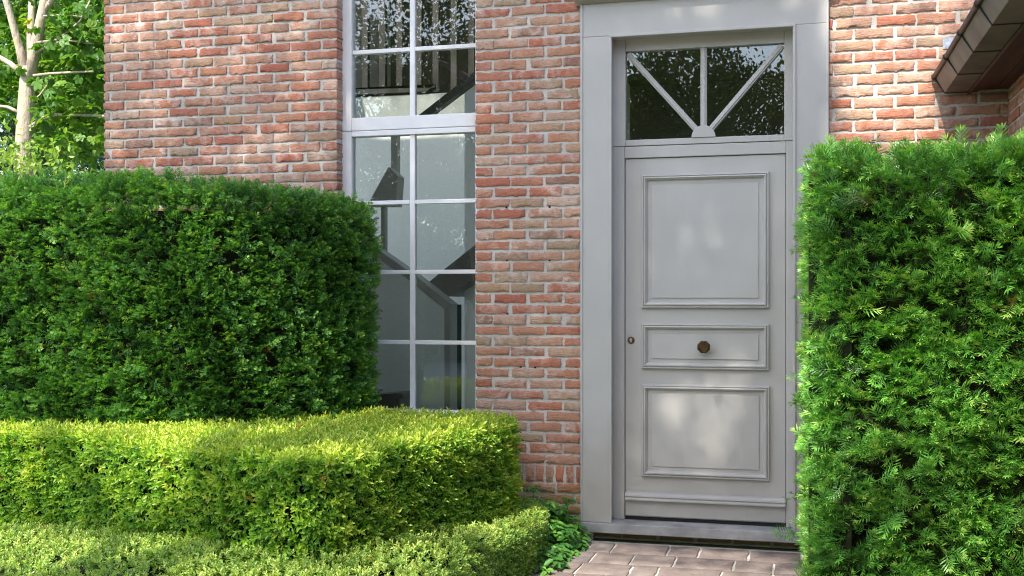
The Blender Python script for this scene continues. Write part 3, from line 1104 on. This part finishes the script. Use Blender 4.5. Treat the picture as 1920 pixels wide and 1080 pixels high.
def yew_hedge(name, label, outline, poly, z0, z1, r_top, n_cl, n_top, per, sprig, mat, spread, lump, bias_tint, seed, core_inset=.13, up_push=.25, hole=0.55, sag=None):
    root = empty(name, (float(np.mean([p[0] for p in poly])), float(np.mean([p[1] for p in poly])), 0), label, "hedge", "clipped yew hedges")
    core_block("opaque_core", poly, core_inset, .0, z1 - core_inset - (.09 if sag else 0), M['twig'], root)
    pos, nor = hedge_samples(outline, False, z0, z1, r_top, n_cl, n_top, poly)
    if sag: pos[:, 2] -= sag(pos[:, 0]) * pos[:, 2] / z1
    pos, dep, nz, nz2 = hedge_cloud(pos, nor, .03, lump, 3.2, seed)
    hol = vnoise(pos * np.array([1, 1, 1.7]), 7.5, seed + 31)
    keep = (hol < hole - .25 + .25 * rng.random(len(pos)))
    pos, nor, nz, nz2, dep = pos[keep], nor[keep], nz[keep], nz2[keep], dep[keep]
    kin = rng.random(len(pos)) < .45                 # inner sprigs, tinted darker to deepen the shade further in
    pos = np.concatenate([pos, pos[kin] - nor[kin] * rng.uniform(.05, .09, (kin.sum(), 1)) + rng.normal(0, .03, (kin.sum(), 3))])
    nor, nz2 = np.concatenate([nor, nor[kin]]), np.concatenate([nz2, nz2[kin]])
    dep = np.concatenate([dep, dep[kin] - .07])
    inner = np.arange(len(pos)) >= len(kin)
    n = len(pos)
    # a fan of sprigs on each twig end
    ci = np.repeat(np.arange(n), per)
    N = nor[ci]
    ax_c = norm(nor + rng.normal(0, .28, (n, 3)) + np.array([0, 0, up_push]))
    up_c = norm(np.array([0, 0, 1.0]) + .75 * rng.normal(0, 1, (n, 3)) * .6 + nor * .35)
    side = norm(np.cross(ax_c, up_c))
    th = rng.normal(0, .55, len(ci))
    ax = norm(ax_c[ci] * np.cos(th)[:, None] + side[ci] * np.sin(th)[:, None] + rng.normal(0, .22, (len(ci), 3)))
    up = norm(up_c[ci] + rng.normal(0, .35, (len(ci), 3)))
    base = pos[ci] - ax_c[ci] * spread * .9 + side[ci] * (np.sin(th) * spread * .55)[:, None] + rng.normal(0, spread * .22, (len(ci), 3))
    sc = rng.uniform(.75, 1.25, len(ci))
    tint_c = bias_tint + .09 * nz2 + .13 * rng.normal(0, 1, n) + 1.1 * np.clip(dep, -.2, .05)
    tint_c = np.where(inner, .08 + .06 * rng.random(n), np.clip(tint_c, .02, .84))  # flat dark tint puts shade into the inner sprigs
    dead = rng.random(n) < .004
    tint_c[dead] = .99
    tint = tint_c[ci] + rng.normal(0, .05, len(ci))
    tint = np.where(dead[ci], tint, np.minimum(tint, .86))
    R = frames(ax, up)
    tv, tq, tt = sprig
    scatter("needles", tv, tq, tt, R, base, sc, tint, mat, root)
    return root


# left yew: plan from the photo, rounded right-hand end
yl = smooth_line([(-6.4, -1.42), (-5.0, -1.40), (-3.9, -1.36), (-3.25, -1.29), (-2.85, -1.08), (-2.56, -.74), (-2.42, -.38), (-2.44, -.08)], 6)
yl_poly = list(map(tuple, yl)) + [(-6.4, -.08)]
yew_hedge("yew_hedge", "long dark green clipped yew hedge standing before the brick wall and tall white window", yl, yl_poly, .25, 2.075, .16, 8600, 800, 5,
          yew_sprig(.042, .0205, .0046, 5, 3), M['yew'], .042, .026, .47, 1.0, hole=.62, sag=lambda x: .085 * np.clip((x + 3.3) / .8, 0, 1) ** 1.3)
yr = smooth_line([(.07, -.30), (.04, -.9), (.04, -1.6), (.043, -2.22), (.10, -2.29), (.45, -2.30), (1.0, -2.28)], 6)
yr_poly = list(map(tuple, yr)) + [(1.0, -.30)]
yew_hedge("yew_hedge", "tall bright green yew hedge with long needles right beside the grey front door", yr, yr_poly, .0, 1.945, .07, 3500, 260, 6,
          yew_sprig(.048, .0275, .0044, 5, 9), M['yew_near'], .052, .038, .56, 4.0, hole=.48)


def box_like(name, label, cat, outline, poly, z0, z1, r_top, n_side, n_top, sprig, mat, tint_side, tint_top, lump, seed, size=(.8, 1.2), core_inset=.07, group=None, stick=.02, up=.35, patch=.25, sag=None):
    root = empty(name, (float(np.mean([p[0] for p in poly])), float(np.mean([p[1] for p in poly])), 0), label, cat, group)
    core_block("opaque_core", poly, core_inset, .0, z1 - core_inset - (.19 if sag else 0), M['twig'], root)
    pos, nor = hedge_samples(outline, False, z0, z1, r_top, n_side, n_top, poly)
    if sag: pos[:, 2] -= sag(pos[:, 0], pos[:, 1]) * pos[:, 2] / z1
    pos, dep, nz, nz2 = hedge_cloud(pos, nor, .018, lump, 4.2, seed)
    n = len(pos)
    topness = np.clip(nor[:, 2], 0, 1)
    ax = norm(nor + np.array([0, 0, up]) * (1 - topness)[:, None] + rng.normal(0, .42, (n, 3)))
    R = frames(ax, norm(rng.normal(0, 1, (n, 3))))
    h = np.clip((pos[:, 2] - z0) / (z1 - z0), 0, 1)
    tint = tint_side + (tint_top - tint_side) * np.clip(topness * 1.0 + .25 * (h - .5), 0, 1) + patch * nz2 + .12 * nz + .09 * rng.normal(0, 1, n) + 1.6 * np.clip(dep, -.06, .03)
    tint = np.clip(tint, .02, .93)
    tint[rng.random(n) < .004] = 1.0
    pos = pos - ax * stick
    tv, tq, tt = sprig
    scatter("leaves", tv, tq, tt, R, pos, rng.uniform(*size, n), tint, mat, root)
    return root


bo = smooth_line([(-6.2, -1.58), (-5.0, -1.58), (-3.9, -1.60), (-3.4, -1.71), (-3.07, -1.83), (-2.7, -1.97), (-2.37, -2.09), (-2.1, -2.16), (-1.92, -2.16), (-1.81, -2.04), (-1.73, -1.72), (-1.58, -1.05), (-1.50, -.55), (-1.56, -.40), (-1.9, -.30)], 6)
bo_poly = list(map(tuple, bo)) + [(-2.6, -.25), (-3.2, -1.0), (-6.2, -1.1)]
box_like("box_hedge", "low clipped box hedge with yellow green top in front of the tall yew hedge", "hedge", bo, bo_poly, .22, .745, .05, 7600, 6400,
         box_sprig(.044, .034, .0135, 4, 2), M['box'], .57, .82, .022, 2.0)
def cover_sag(x, y):
    near = np.clip((-y - .5) / 1.5, 0, 1)
    return .115 * (1 - near * near * (3 - 2 * near)) + .07 * np.clip((-x - 2.5) / 1.3, 0, 1)


co = smooth_line([(-6.0, -3.3), (-3.5, -3.3), (-1.7, -3.3), (-1.42, -3.2), (-1.33, -2.6), (-1.31, -1.6), (-1.30, -.8), (-1.34, -.35), (-1.45, -.12)], 6)
co_poly = list(map(tuple, co)) + [(-6.0, -.12)]
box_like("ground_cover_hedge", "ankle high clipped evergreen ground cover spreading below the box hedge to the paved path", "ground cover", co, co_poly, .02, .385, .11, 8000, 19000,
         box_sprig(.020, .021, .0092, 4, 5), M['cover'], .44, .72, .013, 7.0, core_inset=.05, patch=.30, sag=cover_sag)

# leafy plant at the corner of the doorstep
pl = empty("leafy_plant", (-1.28, -.22, 0), "small broad leaved plant squeezed between ground cover and doorstep corner", "plant")
r_ = np.random.default_rng(5)
parts, tt = [], []
stems = MB()
for k in range(170):
    y = -.05 - abs(r_.normal(0, .36))
    x = r_.uniform(-1.48, -1.17) if y < -.12 else r_.uniform(-1.55, -1.24)
    edge = min(1, max(0, (x + 1.50) / .30))
    zt = (.215 - .14 * edge ** 1.6) * max(.25, 1 + y * .55) + r_.normal(0, .025) + (.10 if r_.random() < .05 else 0)
    zt = max(.035, zt)
    stems.tube([(x - .06 * edge, y + .02, .0), (x, y, zt)], [.003, .002], 5)
    a0 = r_.uniform(0, 6.28)
    tb = r_.uniform(.1, .85)
    for j in range(7):
        a = a0 + j * 2 * math.pi / 7 + r_.normal(0, .2)
        d = (math.cos(a) + .2 * edge, math.sin(a) - .1, r_.uniform(-.35, .25))
        n = (-d[0] * .3 + .4 * edge, -d[1] * .3 - .3, 1)
        lf, q = leaf((x, y, zt - .010 * (j % 3)), d, n, r_.uniform(.038, .066), r_.uniform(.024, .032), .15, .25)
        parts.append((lf, q)); tt += [min(1, max(0, tb + r_.normal(0, .1)))] * 6
V, Q = gather(parts)
tag(stems.build("stem_clump", M['plant'], pl), kind="stuff")
np_mesh("leaves", V, Q, M['plant'], pl, {"tint": np.array(tt)})

# ------------------------------------------------------------------ trees
def crown_mesh(name, centres, per, spread, L, w, mat, parent, tint_mu=.45, lobes=1, flat=.6, keep=None, tint_sd=.16):
    c = np.array(centres, float)
    ci = np.repeat(np.arange(len(c)), per)
    pos = c[ci] + rng.normal(0, 1, (len(ci), 3)) * (np.array(spread) if np.ndim(spread) else np.array([spread, spread, spread * .6]))
    if keep is not None:
        k = keep(pos)
        pos, ci = pos[k], ci[k]
    n = len(pos)
    up = norm(np.array([0, 0, 1.0]) + rng.normal(0, flat, (n, 3)))
    ax = norm(rng.normal(0, 1, (n, 3)) + np.array([0, 0, -.5]))
    R = frames(ax, up)
    if lobes == 1:
        v, q = leaf((0, 0, 0), (0, 1, 0), (0, 0, 1), L, w, .2, .12)
        tv, tq = np.array(v), np.array(q)
    else:
        parts = []
        for a, k in ((0, 1), (.85, .82), (-.85, .82)) if lobes == 3 else ((0, 1), (.75, .9), (-.75, .9), (1.6, .6), (-1.6, .6)):
            parts.append(leaf((0, 0, 0), (math.sin(a), math.cos(a), 0), (0, 0, 1), L * k, w * k, .12, .15))
        tv, tq = gather(parts)
    tc = tint_mu + rng.normal(0, tint_sd, len(c))
    tint = tc[ci] + rng.normal(0, .1, n)
    return scatter(name, tv, tq, np.zeros(len(tv)), R, pos, rng.uniform(.7, 1.25, n), np.clip(tint, 0, .93), mat, parent)


def wob(p, q, n, amp):
    p, q = Vector(p), Vector(q)
    out = []
    for i in range(n + 1):
        t = i / n
        o = Vector((random.gauss(0, amp), random.gauss(0, amp), random.gauss(0, amp * .5))) if 0 < i < n else Vector((0, 0, 0))
        out.append(p.lerp(q, t) + o)
    return out


# pale-barked maple behind the left corner
YTREE = 2.0
def T3(px, py, dy=0.0):
    x, z = P(px, py, YTREE + dy)
    return (x, YTREE + dy, z)


tx = T3(45, 330)[0]
mt = empty("maple_tree", (tx, YTREE, 0), "pale barked maple with forked trunk beyond the left corner of the house", "tree")
mb = MB()
mb.tube([(tx - .03, YTREE, 0), T3(40, 420), T3(44, 320), T3(47, 230), T3(52, 150), T3(54, 125)], [.115, .092, .080, .072, .066, .05], 14)
mb.tube([T3(51, 165), T3(38, 95, -.02), T3(24, 45, -.05), T3(8, -10, -.1), T3(-20, -90, -.2)], [.045, .036, .031, .027, .018], 10)
mb.tube([T3(54, 150), T3(57, 80, .08), T3(60, 10, .15), T3(62, -80, .2)], [.045, .035, .030, .022], 10)
mb.tube([T3(54, 160), T3(66, 90), T3(78, 35), T3(84, 0), T3(86, -60)], [.055, .050, .047, .040, .030], 10)
mb.tube([T3(80, 25), T3(92, 8), T3(108, -12), T3(150, -50)], [.03, .025, .02, .012], 8)
mt_trunk = mb.build("trunk", M['bark'], mt, smooth=True)
br = MB()
for pts, r in ((((57, 238), (80, 222), (105, 215), (140, 216), (190, 217), (230, 224)), .020), (((62, 142), (95, 138), (130, 136), (175, 134)), .013), (((42, 138), (20, 120), (0, 108), (-40, 80)), .028),
               (((38, 212), (15, 201), (0, 199), (-40, 204)), .017), (((66, 100), (95, 82), (130, 76), (175, 82)), .012), (((70, 80), (110, 74), (150, 40), (172, -5)), .012), (((82, 30), (120, 28), (160, 32)), .008),
               (((60, 190), (75, 178), (88, 160)), .008)):
    br.tube([T3(a, b, -.06 + .04 * math.sin(a)) for a, b in pts], [r * (1 - .12 * i) for i in range(len(pts))], 7)
br.build("branches", M['bark'], mt, smooth=True)
cen = []
for i in range(230):
    a, b = rng.uniform(70, 215), rng.uniform(-140, 300)
    if rng.random() < .35: a, b = rng.uniform(-60, 70), rng.uniform(-160, 200)
    dy = abs(rng.normal(.55, .45)) + (.15 if a > 95 else .55)
    cen.append(T3(a, b, dy))
for i in range(18):
    cen.append(T3(rng.uniform(105, 190), rng.uniform(30, 260), rng.uniform(-.05, .1)))
crown_mesh("crown", cen, 15, .16, .085, .06, M['maple'], mt, .5, 5, .5)

# sunlit shrub and dark conifers behind
def bush(name, label, cat, loc, rx, ry, z0, z1, n, per, L, w, mat, tint, stem_mat, group=None, lobes=1):
    root = empty(name, (loc[0], loc[1], 0), label, cat, group)
    for k in range(5):
        a = k * 1.257
        mb = MB()
        mb.tube([(loc[0] + .04 * math.cos(a), loc[1] + .04 * math.sin(a), 0), (loc[0] + rx * .5 * math.cos(a), loc[1] + ry * .5 * math.sin(a), z1 * .75)], [.02, .008], 6)
        mb.build("stem", stem_mat, root)
    cen = []
    while len(cen) < n:
        q = rng.uniform(-1, 1, 3)
        if q @ q > 1 or q @ q < .25: continue
        cen.append((loc[0] + q[0] * rx, loc[1] + q[1] * ry, (z0 + z1) / 2 + q[2] * (z1 - z0) / 2))
    crown_mesh("foliage", cen, per, .09, L, w, mat, root, tint, lobes, .7)
    return root


sx, sz = P(40, 300, 1.2)
bush("shrub", "bright sunlit yellow green shrub rising behind the left end of the yew hedge", "shrub", (sx - .15, 1.0), 1.25, .55, .3, 2.78, 330, 26, .055, .028, M['shrub'], .5, M['dark_bark'])
sx2, sz2 = P(175, 300, 2.6)
bush("shrub", "mid green shrub in the gap between forked maple trunk and house corner", "shrub", (sx2, 2.7), .45, .5, .3, 2.5, 120, 22, .07, .04, M['maple'], .5, M['dark_bark'])


def conifer(x, y, h, r, label, n=900, group="dark conifers beyond the maple"):
    root = empty("conifer", (x, y, 0), label, "tree", group)
    mb = MB()
    mb.tube([(x, y, 0), (x, y, h * .5), (x, y, h)], [.16, .1, .02], 10)
    mb.build("trunk", M['dark_bark'], root)
    cen = []
    for i in range(n):
        t = rng.random() ** 1.3
        a = rng.uniform(0, 6.283)
        rr = r * (1 - t) ** .8 * math.sqrt(rng.uniform(.3, 1)) + .05
        cen.append((x + math.cos(a) * rr, y + math.sin(a) * rr, .3 + t * (h - .3) - rr * .22))
    crown_mesh("crown", cen, 16, (.16, .16, .10), .12, .022, M['conifer'], root, .4, 3, .6)


for x, y, h, r, lab in ((-8.9, 5.2, 6.6, 1.7, "dark conifer rising behind the maple trunk"), (-7.0, 6.4, 5.2, 1.3, "dark conifer nearest the house corner behind the maple"), (-10.6, 7.0, 8.5, 2.2, "tallest dark conifer behind the maple")):
    conifer(x, y, h, r, lab)

# ---- the garden trees behind the camera: they shade the facade and show in the glass
SD = np.array(SUN_DIR)


def shade_xy(p):
    """where on the facade the shadow of a point falls"""
    s = -p[:, 1] / SD[1]
    q = p + s[:, None] * SD
    return q[:, 0], q[:, 2]


SUN_GAPS = [  # crown holes shaped to drop sun patches on the facade (x, z, radii)
    (.70, 2.85, .55, .62), (.42, 2.2, .25, .5), (-.52, 3.08, .26, .12), (.02, 3.16, .2, .16),
    (-.58, .90, .16, .12), (-.78, .86, .12, .1), (-.60, .68, .18, .14), (-.36, .92, .14, .14), (-.40, .66, .14, .11), (-.05, .85, .06, .25), (-.4, 1.13, .07, .05),
    (-4.1, 3.15, .5, .12), (-3.6, 2.85, .35, .10), (-4.1, 2.45, .22, .25), (-3.2, 3.1, .25, .12), (-3.3, 2.35, .35, .12), (-4.2, 2.0, .3, .12), (-2.95, 2.7, .12, .14),
]


def canopy_keep(pos):
    a, b = shade_xy(pos)
    k = np.ones(len(pos), bool)
    for ga, gb_, ra, rb in SUN_GAPS:
        k &= (((a - ga) / (ra + .04)) ** 2 + ((b - gb_) / (rb + .04)) ** 2 > 1) | (rng.random(len(pos)) < (.10 if ga > .15 else (.30 if gb_ > 2.9 else .58) if ga > -1.2 else .36))
    nz = vnoise(np.stack([a, b, a * 0], 1), 1.6, 3.0)
    thin = np.where(b < -.15, .10, .86)                 # leaves thinned by where their shadow lands, to sun the hedges
    thin = np.where((b < .1) & (b > -3.6) & (a < -.7), .05, thin)
    thin = np.where((b < .7) & (a < -2.2), .06, thin)
    thin = np.where((a > .30) & (b < .8), .06, thin)
    thin = np.where((b < -3.7) | (b > 3.7), .22, thin)
    thin = np.where((a < -5.0) | (a > 1.3), thin * .4, thin)
    door = (a > -1.45) & (a < .2) & (b > -.1) & (b < 3.0)  # crown kept full where its shade falls on the door
    k &= rng.random(len(pos)) < np.where(door, 1.0, thin + .24 * nz)
    return k


def big_tree(x, y, h, r, z0, label, n, per, L, keep=None, group=None, squash=1.0):
    root = empty("shade_tree", (x, y, 0), label, "tree", group)
    mb = MB()
    top = (x + .3, y, h * .8)
    mb.tube(wob((x, y, 0), top, 6, .08), [.30, .26, .22, .18, .14, .10, .05], 14)
    cen = []
    for k in range(22):
        t = rng.uniform(z0 / h + .02, .8)
        a = rng.uniform(0, 6.283)
        e = (x + math.cos(a) * r * rng.uniform(.5, .85), y + math.sin(a) * r * squash * rng.uniform(.5, .85), h * t + rng.uniform(.4, 1.8))
        mb.tube(wob((x + .3 * t, y, h * t * .85), e, 4, .10), [.08, .06, .045, .03, .012], 7)
    mb.build("trunk", M['dark_bark'], root, smooth=True)
    while len(cen) < n:
        q = rng.uniform(-1, 1, 3)
        if q @ q > 1: continue
        cen.append((x + q[0] * r, y + q[1] * r * squash, (z0 + h) / 2 + q[2] * (h - z0) / 2))
    crown_mesh("crown", cen, per, .34, L, L * .55, M['canopy'], root, .4, 1, .6, keep)
    return root


big_tree(-4.6, -9.6, 15.5, 5.0, 4.6, "broad leafy tree standing on the lawn facing the house", 1700, 150, .075, canopy_keep)
big_tree(1.2, -10.2, 15.0, 4.4, 4.2, "tall leafy tree facing the front door across the lawn", 1500, 150, .075, canopy_keep)
for x, y, h, r, lab in ((-9.5, -19, 8.9, 4.2, "bushy tree at the far left of the garden boundary"), (-2.5, -21, 7.5, 4.4, "bushy tree at the middle of the garden boundary"), (5.0, -20, 8.6, 4.4, "bushy tree at the far right of the garden boundary")):
    big_tree(x, y, h, r, .8, lab, 215, 260, .13, None, "boundary trees across the lawn")

bh = empty("reflection_hedge", (-2.5, -17.3, 0), "long dark hedge added beyond the bounce gravel to darken the window reflections", "hedge")  # unseen hedge added to darken reflections in the panes
bp = [(-14.0, -16.6), (9.0, -16.6), (9.0, -18.0), (-14.0, -18.0)]
mb = MB(); mb.box(-13.9, 8.9, -17.9, -16.75, 0, 2.5)
mb.build("opaque_core", M['twig'], bh)
cen = [(rng.uniform(-14, 9), -16.65 + rng.normal(0, .06), rng.uniform(.05, 2.7)) for _ in range(1500)]
crown_mesh("leaves", cen, 16, .12, .09, .05, M['canopy'], bh, .4, 1, .8)
